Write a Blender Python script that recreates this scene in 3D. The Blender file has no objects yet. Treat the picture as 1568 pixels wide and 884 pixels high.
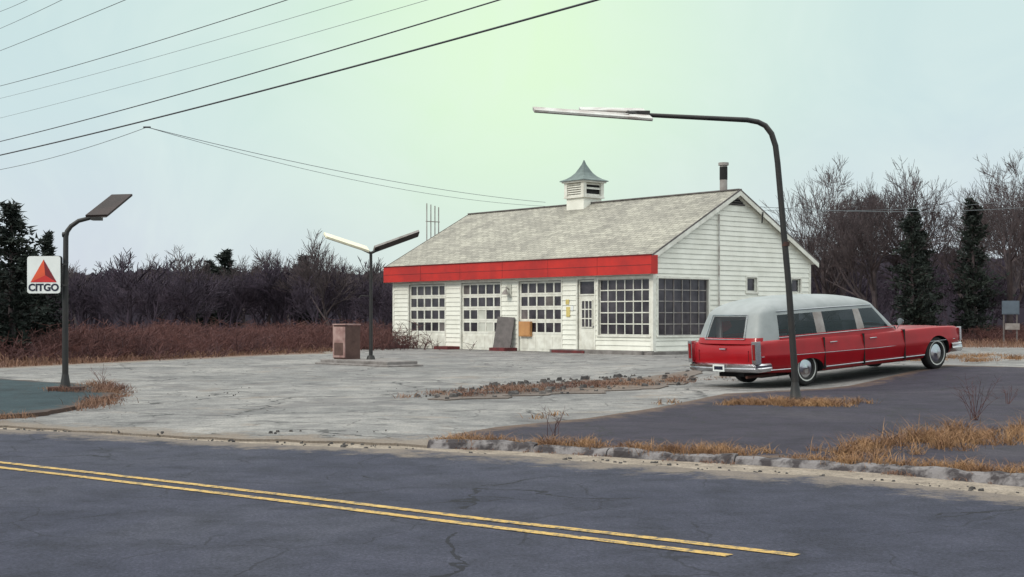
import bpy, bmesh, math, random
import numpy as np
from mathutils import Vector, Matrix, geometry, noise as mnoise
F=2100.0; CH=1.4; CX=784.0; HY=487.0
rnd=random.Random(7)
scene=bpy.context.scene
COL=scene.collection

def G(u,v,z=0.0):            # survey: ground point seen at this bearing / depression
    Y=(CH-z)*F/(v-HY); return ((u-CX)*Y/F, Y)
def P(u,v,Y): return Vector(((u-CX)*Y/F, Y, CH+(HY-v)*Y/F))
def sst(a,b,x):
    t=min(1,max(0,(x-a)/(b-a))); return t*t*(3-2*t)
def H(x,y):
    d=(x-4.94)*.809+(y-27)*.588; l=-(x-4.94)*.588+(y-27)*.809
    return .3*sst(.5,7,d)*(1-sst(4,14,l))

# ------------------------------------------------------------------ materials
def newmat(name):
    m=bpy.data.materials.new(name); m.use_nodes=True
    nt=m.node_tree; b=nt.nodes['Principled BSDF']; return m,nt,b
def N(nt,t,**k):
    n=nt.nodes.new(t)
    for a,b in k.items(): setattr(n,a,b)
    return n
def noise(nt,scale,detail=4,rough=.6,vec=None,dist=0):
    n=N(nt,'ShaderNodeTexNoise'); n.inputs['Scale'].default_value=scale
    n.inputs['Detail'].default_value=detail; n.inputs['Roughness'].default_value=rough
    n.inputs['Distortion'].default_value=dist
    if vec is not None: nt.links.new(vec,n.inputs['Vector'])
    return n.outputs['Fac']
def ramp(nt,fac,stops):
    r=N(nt,'ShaderNodeValToRGB'); e=r.color_ramp.elements
    while len(e)<len(stops): e.new(.5)
    for i,(p,c) in enumerate(stops):
        e[i].position=p; e[i].color=(*c,1) if len(c)==3 else c
    nt.links.new(fac,r.inputs['Fac']); return r.outputs['Color']
def mix(nt,fac,a,b,mode='MIX'):
    m=N(nt,'ShaderNodeMix',data_type='RGBA',blend_type=mode)
    for s,v in ((m.inputs[0],fac),(m.inputs[6],a),(m.inputs[7],b)):
        if isinstance(v,(int,float)): s.default_value=v
        elif isinstance(v,tuple): s.default_value=(*v,1)
        else: nt.links.new(v,s)
    return m.outputs[2]
def mathn(nt,op,a,b=0.0,c=None):
    m=N(nt,'ShaderNodeMath',operation=op)
    for i,v in enumerate((a,b) if c is None else (a,b,c)):
        if isinstance(v,(int,float)): m.inputs[i].default_value=v
        else: nt.links.new(v,m.inputs[i])
    return m.outputs[0]
def bump(nt,b,h,strength,dist=.02):
    n=N(nt,'ShaderNodeBump'); n.inputs['Strength'].default_value=strength
    n.inputs['Distance'].default_value=dist
    nt.links.new(h,n.inputs['Height']); nt.links.new(n.outputs[0],b.inputs['Normal'])
def pm(name,c1,c2=None,scale=5,rough=.6,metal=0,bmp=0,coat=0,detail=4,lo=.35,hi=.65,spec=.5):
    m,nt,b=newmat(name)
    b.inputs['Roughness'].default_value=rough; b.inputs['Metallic'].default_value=metal
    b.inputs['Coat Weight'].default_value=coat; b.inputs['Coat Roughness'].default_value=.06
    b.inputs['Specular IOR Level'].default_value=spec
    if c2 is None: c2=tuple(x*.8 for x in c1)
    tc=N(nt,'ShaderNodeTexCoord').outputs['Object']
    f=noise(nt,scale,detail,.6,tc)
    nt.links.new(ramp(nt,f,[(lo,c1),(hi,c2)]),b.inputs['Base Color'])
    if bmp: bump(nt,b,noise(nt,scale*4,3,.6,tc),bmp)
    return m

def asphalt(name,c1,c2,c3,crack=(.02,.02,.022),edgecol=(.30,.25,.20),edgew=.8,crackscale=.45,crackw=.006,patch=None,speck=0.25,gatev=.49,blot=.45):
    m,nt,b=newmat(name); b.inputs['Roughness'].default_value=.88
    b.inputs['Specular IOR Level'].default_value=.25
    tc=N(nt,'ShaderNodeTexCoord').outputs['Object']
    big=noise(nt,.22,4,.65,tc,.5)
    col=ramp(nt,big,[(.32,c1),(.5,c2),(.68,c3)])
    mid=noise(nt,1.7,5,.75,tc,.3)
    col=mix(nt,.85,col,ramp(nt,mid,[(.28,(.46,.46,.47)),(.5,(1,1,1)),(.72,(1.5,1.46,1.40))]),'MULTIPLY')
    fine=noise(nt,45,3,.85,tc)
    col=mix(nt,speck*2,col,ramp(nt,fine,[(.3,(.35,.35,.35)),(.5,(1,1,1)),(.70,(2.0,1.95,1.9))]),'MULTIPLY')
    ob=noise(nt,.9,4,.55,tc,1.4)
    col=mix(nt,ramp(nt,ob,[(.60,(0,0,0)),(.68,(blot,blot,blot))]),col,mix(nt,1.0,col,(.35,.35,.37),'MULTIPLY'))
    if patch:
        pf=noise(nt,.42,4,.62,tc,1.0)
        col=mix(nt,ramp(nt,pf,[(.56,(0,0,0)),(.60,(.55,.55,.55))]),col,patch)
        pf2=noise(nt,.6,4,.7,tc,.4)
        col=mix(nt,ramp(nt,pf2,[(.30,(.6,.6,.6)),(.42,(0,0,0))]),col,edgecol)
    nz=N(nt,'ShaderNodeTexNoise'); nz.inputs['Scale'].default_value=1.3; nz.inputs['Detail'].default_value=5
    nt.links.new(tc,nz.inputs['Vector'])
    wn=noise(nt,2.5,2,.6,tc)
    def cracks(scale,w,warp):
        wv=N(nt,'ShaderNodeVectorMath',operation='ADD')
        sc=N(nt,'ShaderNodeVectorMath',operation='SCALE'); sc.inputs['Scale'].default_value=warp
        nt.links.new(nz.outputs['Color'],sc.inputs[0]); nt.links.new(tc,wv.inputs[0]); nt.links.new(sc.outputs[0],wv.inputs[1])
        vo=N(nt,'ShaderNodeTexVoronoi',feature='DISTANCE_TO_EDGE'); vo.inputs['Scale'].default_value=scale
        nt.links.new(wv.outputs[0],vo.inputs['Vector'])
        ck=mathn(nt,'LESS_THAN',vo.outputs['Distance'],mathn(nt,'MULTIPLY',wn,w*2))
        gate=mathn(nt,'GREATER_THAN',noise(nt,.35*scale/.4,2,.5,tc),gatev)
        return mathn(nt,'MULTIPLY',mathn(nt,'MULTIPLY',ck,gate),.8)
    ckf=cracks(crackscale,crackw,.9); ck2=cracks(crackscale*3.1,crackw*1.6,.5)
    ckf=mathn(nt,'MAXIMUM',ckf,mathn(nt,'MULTIPLY',ck2,.6))
    col=mix(nt,ckf,col,crack)
    at=N(nt,'ShaderNodeAttribute',attribute_name='edge').outputs['Fac']
    e=mathn(nt,'SUBTRACT',at,mathn(nt,'MULTIPLY',mathn(nt,'SUBTRACT',noise(nt,2.2,5,.75,tc),.40),edgew*3.2))
    mr=N(nt,'ShaderNodeMapRange'); nt.links.new(e,mr.inputs[0]); mr.inputs[1].default_value=-.1; mr.inputs[2].default_value=edgew*.5
    mr.inputs[3].default_value=.85; mr.inputs[4].default_value=0
    sand=ramp(nt,fine,[(.35,tuple(x*.6 for x in edgecol)),(.65,edgecol)])
    col=mix(nt,mr.outputs[0],col,sand)
    nt.links.new(col,b.inputs['Base Color'])
    bump(nt,b,fine,.5,.01)
    return m

M={}
M['road']=asphalt('road_asphalt',(.023,.025,.043),(.033,.035,.055),(.044,.046,.065),crack=(.008,.008,.012),edgecol=(.22,.18,.15),edgew=.75,crackscale=.26,crackw=.0045,speck=.36,gatev=.47,blot=.35)
M['lot']=asphalt('lot_asphalt',(.138,.136,.138),(.188,.184,.183),(.25,.242,.235),crack=(.030,.028,.030),edgecol=(.23,.185,.15),edgew=.9,crackscale=.28,crackw=.007,patch=(.11,.104,.108),speck=.34,gatev=.44,blot=.6)
M['isl']=asphalt('old_asphalt',(.021,.018,.031),(.030,.026,.040),(.050,.045,.056),edgecol=(.15,.10,.075),edgew=.5,crackscale=.5,crackw=.008,speck=.42,gatev=.45)
M['islg']=asphalt('greenish_asphalt',(.015,.030,.038),(.022,.039,.048),(.031,.050,.058),edgecol=(.11,.065,.05),edgew=.35,crackscale=.5,speck=.3)
M['soil']=asphalt('rubble_soil',(.075,.055,.047),(.12,.088,.072),(.165,.13,.108),edgecol=(.18,.15,.135),edgew=.6,crackscale=1.5,speck=.45)

def ground_mat():
    m,nt,b=newmat('dirt_and_dead_grass'); b.inputs['Roughness'].default_value=.95
    tc=N(nt,'ShaderNodeTexCoord').outputs['Object']
    a=ramp(nt,noise(nt,3,6,.75,tc),[(.3,(.12,.095,.078)),(.5,(.23,.19,.152)),(.7,(.31,.26,.215))])
    g=ramp(nt,noise(nt,.6,6,.7,tc),[(.3,(.06,.034,.028)),(.5,(.13,.074,.052)),(.7,(.20,.13,.09))])
    sp=N(nt,'ShaderNodeSeparateXYZ'); nt.links.new(tc,sp.inputs[0])
    mr=N(nt,'ShaderNodeMapRange'); nt.links.new(sp.outputs['Y'],mr.inputs[0]); mr.inputs[1].default_value=24; mr.inputs[2].default_value=32
    c=mix(nt,mr.outputs[0],a,g)
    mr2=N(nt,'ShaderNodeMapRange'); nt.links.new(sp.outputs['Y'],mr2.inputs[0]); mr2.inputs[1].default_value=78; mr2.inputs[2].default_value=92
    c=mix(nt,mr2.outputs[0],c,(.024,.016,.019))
    c=mix(nt,.8,c,ramp(nt,noise(nt,40,3,.85,tc),[(.3,(.35,.35,.35)),(.62,(1.5,1.5,1.5))]),'MULTIPLY')
    nt.links.new(c,b.inputs['Base Color']); bump(nt,b,noise(nt,30,3,.8,tc),.6,.03); return m
M['ground']=ground_mat()
M['white']=pm('white_paint',(.84,.83,.76),(.70,.69,.62),1.3,.55,bmp=.05,lo=.4,hi=.75)
M['white2']=pm('white_trim',(.80,.79,.73),(.62,.60,.54),3,.5)
M['redf']=pm('red_fascia_paint',(.54,.022,.015),(.38,.017,.015),1.2,.55)
M['redk']=pm('faded_red_kerb',(.16,.025,.028),(.09,.02,.022),3,.8)
M['glass']=pm('window_glass',(.018,.016,.022),(.065,.058,.068),1.4,.10,detail=3)
M['frost']=pm('white_board',(.6,.6,.55),(.45,.45,.40),2,.6)
M['dark']=pm('dark_interior',(.012,.012,.013),None,3,.9)
M['black']=pm('black_iron',(.012,.012,.014),(.022,.019,.018),6,.55)
M['rust']=pm('rusty_iron',(.08,.028,.018),(.04,.022,.02),8,.85,bmp=.3)
M['chrome']=pm('chrome',(.62,.63,.66),(.48,.48,.50),4,.16,1)
M['carred']=pm('red_car_paint',(.34,.003,.009),(.27,.003,.008),1.5,.35,coat=.35,spec=.22)
M['roofg']=pm('grey_vinyl_roof',(.29,.31,.32),(.24,.26,.265),3,.5,bmp=.15)
M['tire']=pm('tyre_rubber',(.010,.010,.011),(.02,.018,.018),8,.8)
M['ww']=pm('whitewall',(.60,.60,.57),(.45,.45,.43),8,.6)
M['lens']=pm('red_lens',(.25,.008,.008),None,5,.15)
M['seat']=pm('dark_seat',(.04,.04,.045),(.025,.025,.028),3,.8)
M['curtain']=pm('pale_curtain',(.45,.45,.42),None,3,.8)
M['pumpL']=pm('pinkish_pump_paint',(.40,.27,.25),(.24,.13,.12),4,.7,bmp=.1)
M['pumpR']=pm('brown_pump_panel',(.11,.06,.05),(.07,.035,.03),5,.8)  # darker brown for the right-hand face, lighter pinkish for the left
M['conc']=pm('concrete',(.24,.22,.215),(.13,.115,.11),3,.9,bmp=.3)
M['kerb']=pm('granite_kerb',(.19,.175,.18),(.045,.038,.042),5.5,.95,bmp=.9,lo=.42,hi=.56)
M['panelw']=pm('lamp_panel_cream',(.78,.74,.56),(.6,.56,.43),2,.4)  # pale cream, upper face of the double lamp's left panel
M['panelg']=pm('lamp_housing',(.33,.31,.30),(.20,.17,.16),3,.5)
M['panell']=pm('lamp_housing_pale',(.52,.52,.50),(.34,.30,.28),2.5,.5,lo=.42,hi=.6)
M['paneld']=pm('lamp_housing_brown',(.04,.026,.025),(.024,.018,.018),3,.6,spec=.25)
M['bark']=pm('bark',(.092,.068,.070),(.050,.039,.045),3,.95)
M['woods']=pm('distant_twigs',(.054,.038,.055),(.030,.023,.038),.15,1,detail=2)
M['hill']=pm('distant_woodland',(.026,.019,.031),(.016,.013,.022),.1,1,detail=4)
M['brush']=pm('red_brown_brush',(.125,.052,.045),(.060,.029,.032),.3,1,detail=2)
M['needle']=pm('pine_needles',(.005,.011,.009),(.012,.020,.014),.8,.8,detail=2)
M['straw']=pm('dry_straw',(.34,.195,.095),(.16,.080,.045),2.2,.9)
M['straw2']=pm('tall_dead_grass',(.24,.135,.085),(.12,.06,.048),.5,.9,detail=2)
M['stone']=pm('broken_asphalt',(.03,.028,.03),(.11,.10,.097),2.5,.9,bmp=.4)
M['wire']=pm('cable',(.02,.02,.03),None,1,.6)
M['wire2']=pm('weathered_cable',(.16,.18,.20),None,1,.6)
M['signw']=pm('sign_white',(.78,.80,.80),(.7,.72,.72),3,.35)
M['sr1']=pm('sign_red',(.62,.03,.03),None,3,.35)
M['sr2']=pm('sign_dark_red',(.20,.012,.02),None,3,.35)
M['sr3']=pm('sign_orange_red',(.75,.10,.04),None,3,.35)
M['navy']=pm('sign_navy',(.01,.012,.035),None,3,.35)
M['orange']=pm('orange_board',(.55,.28,.11),(.42,.20,.08),2,.7)
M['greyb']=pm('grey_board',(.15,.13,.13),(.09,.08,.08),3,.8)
M['yellow']=pm('yellow_notice',(.70,.56,.20),None,3,.6)
M['cup']=pm('weathered_copper',(.13,.17,.165),(.08,.105,.105),3,.6)
M['blueg']=pm('blue_grey_sign',(.10,.13,.17),None,3,.6)

def shingles():
    m,nt,b=newmat('asphalt_shingles'); b.inputs['Roughness'].default_value=.9
    tc=N(nt,'ShaderNodeTexCoord').outputs['UV']
    br=N(nt,'ShaderNodeTexBrick'); nt.links.new(tc,br.inputs['Vector'])
    br.inputs['Scale'].default_value=1; br.inputs['Brick Width'].default_value=.42; br.inputs['Row Height'].default_value=.19
    br.inputs['Mortar Size'].default_value=.012; br.inputs['Color1'].default_value=(.36,.345,.305,1); br.inputs['Color2'].default_value=(.25,.24,.215,1)
    br.inputs['Mortar'].default_value=(.12,.11,.10,1)
    ob=N(nt,'ShaderNodeTexCoord').outputs['Object']
    c=mix(nt,.8,br.outputs['Color'],ramp(nt,noise(nt,.7,5,.7,ob),[(.3,(.70,.69,.68)),(.6,(1.15,1.15,1.1))]),'MULTIPLY')
    c=mix(nt,.8,c,ramp(nt,noise(nt,9,4,.75,ob),[(.3,(.6,.6,.6)),(.7,(1.35,1.35,1.35))]),'MULTIPLY')
    nt.links.new(c,b.inputs['Base Color']); bump(nt,b,br.outputs['Fac'],-.4,.01); return m
M['shingle']=shingles()
def yellowline():
    m,nt,b=newmat('worn_yellow_paint'); b.inputs['Roughness'].default_value=.75
    tc=N(nt,'ShaderNodeTexCoord').outputs['Object']
    f=ramp(nt,noise(nt,11,7,.85,tc),[(.42,(0,0,0)),(.52,(1,1,1))])
    nt.links.new(mix(nt,f,(.09,.075,.055),mix(nt,noise(nt,1.2,4,.6,tc),(.42,.24,.045),(.54,.37,.12))),b.inputs['Base Color']); return m
M['yline']=yellowline()
def carglass():
    m=bpy.data.materials.new('car_glass'); m.use_nodes=True; nt=m.node_tree
    nt.nodes.remove(nt.nodes['Principled BSDF']); o=nt.nodes['Material Output']
    t=N(nt,'ShaderNodeBsdfTransparent'); t.inputs[0].default_value=(.78,.80,.84,1)
    g=N(nt,'ShaderNodeBsdfGlossy'); g.inputs[0].default_value=(.8,.85,.9,1); g.inputs['Roughness'].default_value=.03
    fr=N(nt,'ShaderNodeFresnel'); fr.inputs[0].default_value=1.5
    mx=N(nt,'ShaderNodeMixShader'); nt.links.new(fr.outputs[0],mx.inputs[0]); nt.links.new(t.outputs[0],mx.inputs[1]); nt.links.new(g.outputs[0],mx.inputs[2])
    nt.links.new(mx.outputs[0],o.inputs[0]); return m
M['cglass']=carglass()

# ------------------------------------------------------------------ mesh helpers
def empty(name,loc=(0,0,0),rot=None):
    e=bpy.data.objects.new(name,None); COL.objects.link(e); e.location=loc
    if rot is not None: e.rotation_euler=rot
    e.empty_display_size=.2; return e
class MB:
    def __init__(s): s.v=[]; s.f=[]; s.m=[]; s.mats=[]
    def mi(s,k):
        if k not in s.mats: s.mats.append(k)
        return s.mats.index(k)
    def quad(s,pts,k):
        b=len(s.v); s.v+= [tuple(p) for p in pts]; s.f.append(tuple(range(b,b+len(pts)))); s.m.append(s.mi(k))
    def box(s,x0,x1,y0,y1,z0,z1,k,skip=()):
        x0,x1=min(x0,x1),max(x0,x1); y0,y1=min(y0,y1),max(y0,y1)
        b=len(s.v); s.v+=[(x0,y0,z0),(x1,y0,z0),(x1,y1,z0),(x0,y1,z0),(x0,y0,z1),(x1,y0,z1),(x1,y1,z1),(x0,y1,z1)]
        for f in ((0,3,2,1),(4,5,6,7),(0,1,5,4),(1,2,6,5),(2,3,7,6),(3,0,4,7)):
            s.f.append(tuple(b+i for i in f)); s.m.append(s.mi(k))
    def tube(s,pts,rad,k,n=8,cap=True):
        pts=[Vector(p) for p in pts]; b=len(s.v); i0=s.mi(k); prev=None
        for i,p in enumerate(pts):
            d=(pts[min(i+1,len(pts)-1)]-pts[max(i-1,0)]); d.normalize()
            if prev is None:
                a=Vector((0,0,1)) if abs(d.z)<.9 else Vector((1,0,0)); u=d.cross(a).normalized()
            else:
                u=(prev-d*prev.dot(d)).normalized()
            prev=u; w=d.cross(u); r=rad[i] if isinstance(rad,(list,tuple)) else rad
            for j in range(n):
                t=2*math.pi*j/n; s.v.append(tuple(p+u*(r*math.cos(t))+w*(r*math.sin(t))))
        for i in range(len(pts)-1):
            for j in range(n):
                j2=(j+1)%n; s.f.append((b+i*n+j,b+i*n+j2,b+(i+1)*n+j2,b+(i+1)*n+j)); s.m.append(i0)
        if cap and n>3:
            s.f.append(tuple(b+j for j in range(n))[::-1]); s.m.append(i0)
            e=b+(len(pts)-1)*n; s.f.append(tuple(e+j for j in range(n))); s.m.append(i0)
    def build(s,name,parent=None,smooth=None,link=True,loc=None,rot=None,bevel=0):
        me=bpy.data.meshes.new(name); me.from_pydata(s.v,[],s.f)
        for k in s.mats: me.materials.append(M[k])
        me.polygons.foreach_set('material_index',s.m); me.update()
        if smooth is not None:
            me.polygons.foreach_set('use_smooth',[True]*len(me.polygons))
            if smooth<179: me.set_sharp_from_angle(angle=math.radians(smooth))
        if not link: return me
        o=bpy.data.objects.new(name,me); COL.objects.link(o)
        if parent: o.parent=parent
        if loc is not None: o.location=loc
        if rot is not None: o.rotation_euler=rot
        if bevel:
            bv=o.modifiers.new('b','BEVEL'); bv.width=bevel; bv.segments=2; bv.limit_method='ANGLE'
        return o

def densify(poly,step,closed=True):
    out=[]; n=len(poly)
    for i in range(n if closed else n-1):
        a=poly[i]; b=poly[(i+1)%n]; L=math.dist(a,b); k=max(1,int(L/step))
        for j in range(k): out.append((a[0]+(b[0]-a[0])*j/k,a[1]+(b[1]-a[1])*j/k))
    if not closed: out.append(tuple(poly[-1]))
    return out
def inpoly(P_,poly):
    x=P_[:,0]; y=P_[:,1]; ins=np.zeros(len(P_),bool); n=len(poly)
    for i in range(n):
        x1,y1=poly[i]; x2,y2=poly[(i+1)%n]
        if y1==y2: continue
        c=((y1>y)!=(y2>y))&(x<(x2-x1)*(y-y1)/(y2-y1)+x1); ins^=c
    return ins
def edist(P_,poly):
    d=np.full(len(P_),1e9); n=len(poly)
    for i in range(n):
        a=np.array(poly[i]); b=np.array(poly[(i+1)%n]); ab=b-a; L=(ab**2).sum()
        if L<1e-9: continue
        t=np.clip(((P_-a)@ab)/L,0,1); q=a+t[:,None]*ab; d=np.minimum(d,np.sqrt(((P_-q)**2).sum(1)))
    return d
def sheet(name,poly,sp,off,mat,jit=.06,step=.3,zf=None,skirt=.05):
    bd=densify(poly,step)
    bd=[(x+jit*mnoise.noise(Vector((x*1.7,y*1.7,3)))*2.2,y+jit*mnoise.noise(Vector((x*1.7,y*1.7,9)))*2.2) for x,y in bd]
    xs=[p[0] for p in bd]; ys=[p[1] for p in bd]
    gx,gy=np.meshgrid(np.arange(min(xs),max(xs),sp),np.arange(min(ys),max(ys),sp))
    Q=np.stack([gx.ravel(),gy.ravel()],1); Q=Q[inpoly(Q,bd)]
    d=edist(Q,bd); Q=Q[d>sp*.3]
    nb=len(bd); vin=[Vector(p) for p in bd]+[Vector(p) for p in Q.tolist()]
    r=geometry.delaunay_2d_cdt(vin,[(i,(i+1)%nb) for i in range(nb)],[],1,1e-5)
    vo,eo,fo=r[0],r[1],r[2]
    A=np.array([(v.x,v.y) for v in vo]); ed=edist(A,bd)
    zo=lambda x,y,e: H(x,y)+(off if zf is None else zf(x,y,e))
    V=[(v.x,v.y,zo(v.x,v.y,e)) for v,e in zip(vo,ed)]; Fc=[tuple(f) for f in fo]
    cnt={}
    for f in Fc:
        for i in range(len(f)):
            k=tuple(sorted((f[i],f[(i+1)%len(f)]))); cnt[k]=cnt.get(k,0)+1
    low={}
    for (a,b),c in cnt.items():
        if c==1:
            for q in (a,b):
                if q not in low: low[q]=len(V); V.append((V[q][0],V[q][1],V[q][2]-skirt))
            Fc.append((a,b,low[b],low[a]))
    me=bpy.data.meshes.new(name); me.from_pydata(V,[],Fc); me.update()
    at=me.attributes.new('edge','FLOAT','POINT')
    vals=[0.0]*len(V)
    for i,e in enumerate(ed): vals[i]=float(min(e,10))
    at.data.foreach_set('value',vals)
    bm=bmesh.new(); bm.from_mesh(me)
    for f in bm.faces:
        if f.normal.z<-.5: f.normal_flip()
    bm.to_mesh(me); bm.free()
    me.materials.append(mat); me.polygons.foreach_set('use_smooth',[True]*len(me.polygons)); me.set_sharp_from_angle(angle=math.radians(40))
    o=bpy.data.objects.new(name,me); COL.objects.link(o); return o

# ------------------------------------------------------------------ ground
def axis(lo,hi,fine0,fine1,st):
    c=list(np.arange(fine0,fine1+.01,st)); s=st
    x=fine1
    while x<hi: s*=1.35; x+=s; c.append(x)
    x=fine0; s=st
    while x>lo: s*=1.35; x-=s; c.insert(0,x)
    return c
ax=axis(-1800,1800,-30,50,1.0); ay=axis(-300,3000,-6,90,1.0)
V=[(x,y,H(x,y)-.035) for y in ay for x in ax]; nx=len(ax)
Fc=[(j*nx+i,j*nx+i+1,(j+1)*nx+i+1,(j+1)*nx+i) for j in range(len(ay)-1) for i in range(nx-1)]
me=bpy.data.meshes.new('ground'); me.from_pydata(V,[],Fc); me.materials.append(M['ground'])
COL.objects.link(bpy.data.objects.new('ground',me))

far=[(-75,53)]+[G(0,657),G(200,668),G(420,682),G(640,690),G(1000,714),G(1350,737),G(1568,762)]+[(8,6.3),(14,0),(24,-12)]
near=[(8,-12),(3,-3),(-2,2),(-8,7.5),(-20,15),(-75,43)]
sheet('road',far+near,.7,.004,M['road'],jit=.10,step=.3)
yl=[(-72,49)]+[G(-200,692),G(0,713),G(250,742),G(500,772),G(750,803),G(1000,832),G(1205,857)]
def strip(mb,path,offc,w,z,k):
    pts=[Vector((p[0],p[1],0)) for p in path]; L=[];R=[]
    for i,p in enumerate(pts):
        d=(pts[min(i+1,len(pts)-1)]-pts[max(i-1,0)]).normalized(); n=Vector((-d.y,d.x,0))
        wob=.012*mnoise.noise(p*.9+Vector((0,0,offc*50)))
        L.append(p+n*(offc+w/2+wob)+Vector((0,0,z))); R.append(p+n*(offc-w/2+wob)+Vector((0,0,z)))
    for i in range(len(pts)-1): mb.quad([L[i],R[i],R[i+1],L[i+1]],k)
mb=MB(); yd=densify(yl,.3,False); strip(mb,yd,.125,.095,.009,'yline'); strip(mb,yd[:-1],-.125,.095,.009,'yline'); mb.build('road_marking')

lot=[(-45,36.5)]+[G(0,650),G(200,663),G(420,672),G(655,680),G(820,668),G(1250,618)]+[(10,20),(24,15),(60,14),(60,62),(34,64),(22,66),(14,72),(-6,72),(-9.5,66)]+[G(500,541),G(400,544),G(250,551),G(100,558),G(0,563),(-30,38.5),(-45,44)]
sheet('parking_lot',lot,.8,-.008,M['lot'],jit=.20,step=.35)
kl=[G(655,681),G(760,684),G(880,690),G(1000,698),G(1150,706),G(1350,718),G(1568,738)]+[(6.5,9.2),(10,5.5)]
def kd(x,y):
    m=1e9
    for i in range(len(kl)-1):
        ax_,ay_=kl[i]; bx,by=kl[i+1]; dx,dy=bx-ax_,by-ay_; t=min(1,max(0,((x-ax_)*dx+(y-ay_)*dy)/(dx*dx+dy*dy)))
        m=min(m,math.hypot(x-ax_-t*dx,y-ay_-t*dy))
    return m
kin=[(x+.07,y+.11) for x,y in kl]
isl=kin+[(30,6),(40,22),(24,27.5),(14,27.6)]+[G(1450,580),G(1300,594),G(1110,604),G(1010,625),G(900,642),G(760,657),G(695,669)]
sheet('asphalt_island',isl,.6,0,M['isl'],jit=.015,step=.25,zf=lambda x,y,e:.014+.018*(1-sst(.5,5,kd(x,y)))*sst(0,.8,math.dist((x,y),kl[0])),skirt=.12)
lisl=[(-30,23)]+[G(0,642),G(70,636),G(130,625),G(172,607),G(150,593),G(70,588),G(0,583),(-22,31.5),(-30,33)]
sheet('asphalt_island',lisl,.6,.05,M['islg'],jit=.07,step=.3,skirt=.10)
rub=[G(640,612),G(700,600),G(800,590),G(920,582),G(1060,575),G(1068,585),G(1000,596),G(900,602),G(780,608),G(700,613)]
sheet('soil_strip',rub,.4,.012,M['soil'],jit=.22,step=.2,skirt=.04)

# weathered kerb, half buried
mb=MB()
kk=densify(kl,.05,False); i=0
while i<len(kk)-12:
    n=rnd.randint(14,40); j=min(i+n,len(kk)-1)
    jz=rnd.uniform(-.022,.012); jy=rnd.uniform(-.03,.02); sec=[]
    idx=list(range(i,j,2))+[j]
    for q,t in enumerate(idx):
        p=Vector((*kk[t],0)); d=(Vector((*kk[min(t+1,len(kk)-1)],0))-Vector((*kk[max(t-1,0)],0))).normalized(); nr=Vector((-d.y,d.x,0))
        if q==0: p+=d*.006
        if q==len(idx)-1: p-=d*.006
        g=lambda s:(mnoise.noise(Vector((p.x*3,p.y*3,s)))+.6*mnoise.noise(Vector((p.x*9,p.y*9,s))))*.024
        h=.052+jz+g(1)*1.2; o=jy
        if q in (0,len(idx)-1): h-=rnd.uniform(.004,.02)
        sec.append([p+nr*(o-.05+g(2))+Vector((0,0,-.05)),p+nr*(o-.01+g(3))+Vector((0,0,h*.5)),p+nr*(o+.03+g(4))+Vector((0,0,h)),p+nr*(o+.10+g(5))+Vector((0,0,h+g(6)*.5)),p+nr*(o+.14)+Vector((0,0,-.04))])
    for a,b in zip(sec[:-1],sec[1:]):
        for t in range(4): mb.quad([a[t],b[t],b[t+1],a[t+1]],'kerb')
    mb.quad(sec[0][::-1],'kerb'); mb.quad(sec[-1],'kerb')
    i=j
mb.build('kerb')

# ------------------------------------------------------------------ stones
def stones(name,pts,s0,s1,k,flat=.5):
    mb=MB()
    for x,y,z in pts:
        s=rnd.uniform(s0,s1)*rnd.uniform(.4,1); b=len(mb.v); n=6; a0=rnd.random()*6
        rr=[rnd.uniform(.6,1.1)*s for _ in range(n)]; asp=rnd.uniform(.6,1)
        for j in range(n): t=a0+2*math.pi*j/n; mb.v.append((x+rr[j]*math.cos(t),y+rr[j]*asp*math.sin(t),z-.02))
        for j in range(n): t=a0+2*math.pi*j/n; mb.v.append((x+.72*rr[j]*math.cos(t),y+.72*rr[j]*asp*math.sin(t),z+s*flat*rnd.uniform(.4,1.3)))
        mi=mb.mi(k)
        for j in range(n): mb.f.append((b+j,b+(j+1)%n,b+n+(j+1)%n,b+n+j)); mb.m.append(mi)
        mb.f.append(tuple(b+n+j for j in range(n))); mb.m.append(mi)
    return mb.build(name)
def randin(poly,n):
    A=np.array(poly); out=[]
    r=np.random.RandomState(rnd.randint(0,9999))
    while len(out)<n:
        q=r.uniform(A.min(0),A.max(0),(n*3,2)); q=q[inpoly(q,poly)]; out+=q.tolist()
    return out[:n]
pts=[(x,y,H(x,y)+.012) for x,y in randin(rub,170)]
ridge=densify([G(650,609),G(760,592),G(870,582),G(960,578),G(1040,574)],.09,False)
for x,y in ridge: 
    if rnd.random()<.6: pts.append((x+rnd.gauss(0,.12),y+rnd.gauss(0,.2),.02))
stones('rubble',pts,.02,.13,'stone',.55)
pts=[]
for u,v in ((600,596),(360,603),(300,608),(415,662),(250,664),(460,660),(347,603),(570,660),(180,660),(1090,655),(1050,700),(30,660)):
    for _ in range(3):
        x,y=G(u+rnd.gauss(0,10),v+rnd.gauss(0,1.2)); pts.append((x,y,.005))
for x,y in randin([G(0,645),G(640,672),G(700,600),G(560,575),G(200,580)],36): pts.append((x,y,-.01))
for x,y in randin([G(0,652),G(420,670),G(640,677),G(660,690),G(420,684),G(0,662)],150): pts.append((x,y,-.025))
for x,y in randin([G(700,688),G(1000,702),G(1560,745),G(1560,757),G(1000,713),G(700,696)],140): pts.append((x,y,-.03))
stones('loose_stones',pts,.010,.042,'stone',.4)

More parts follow.
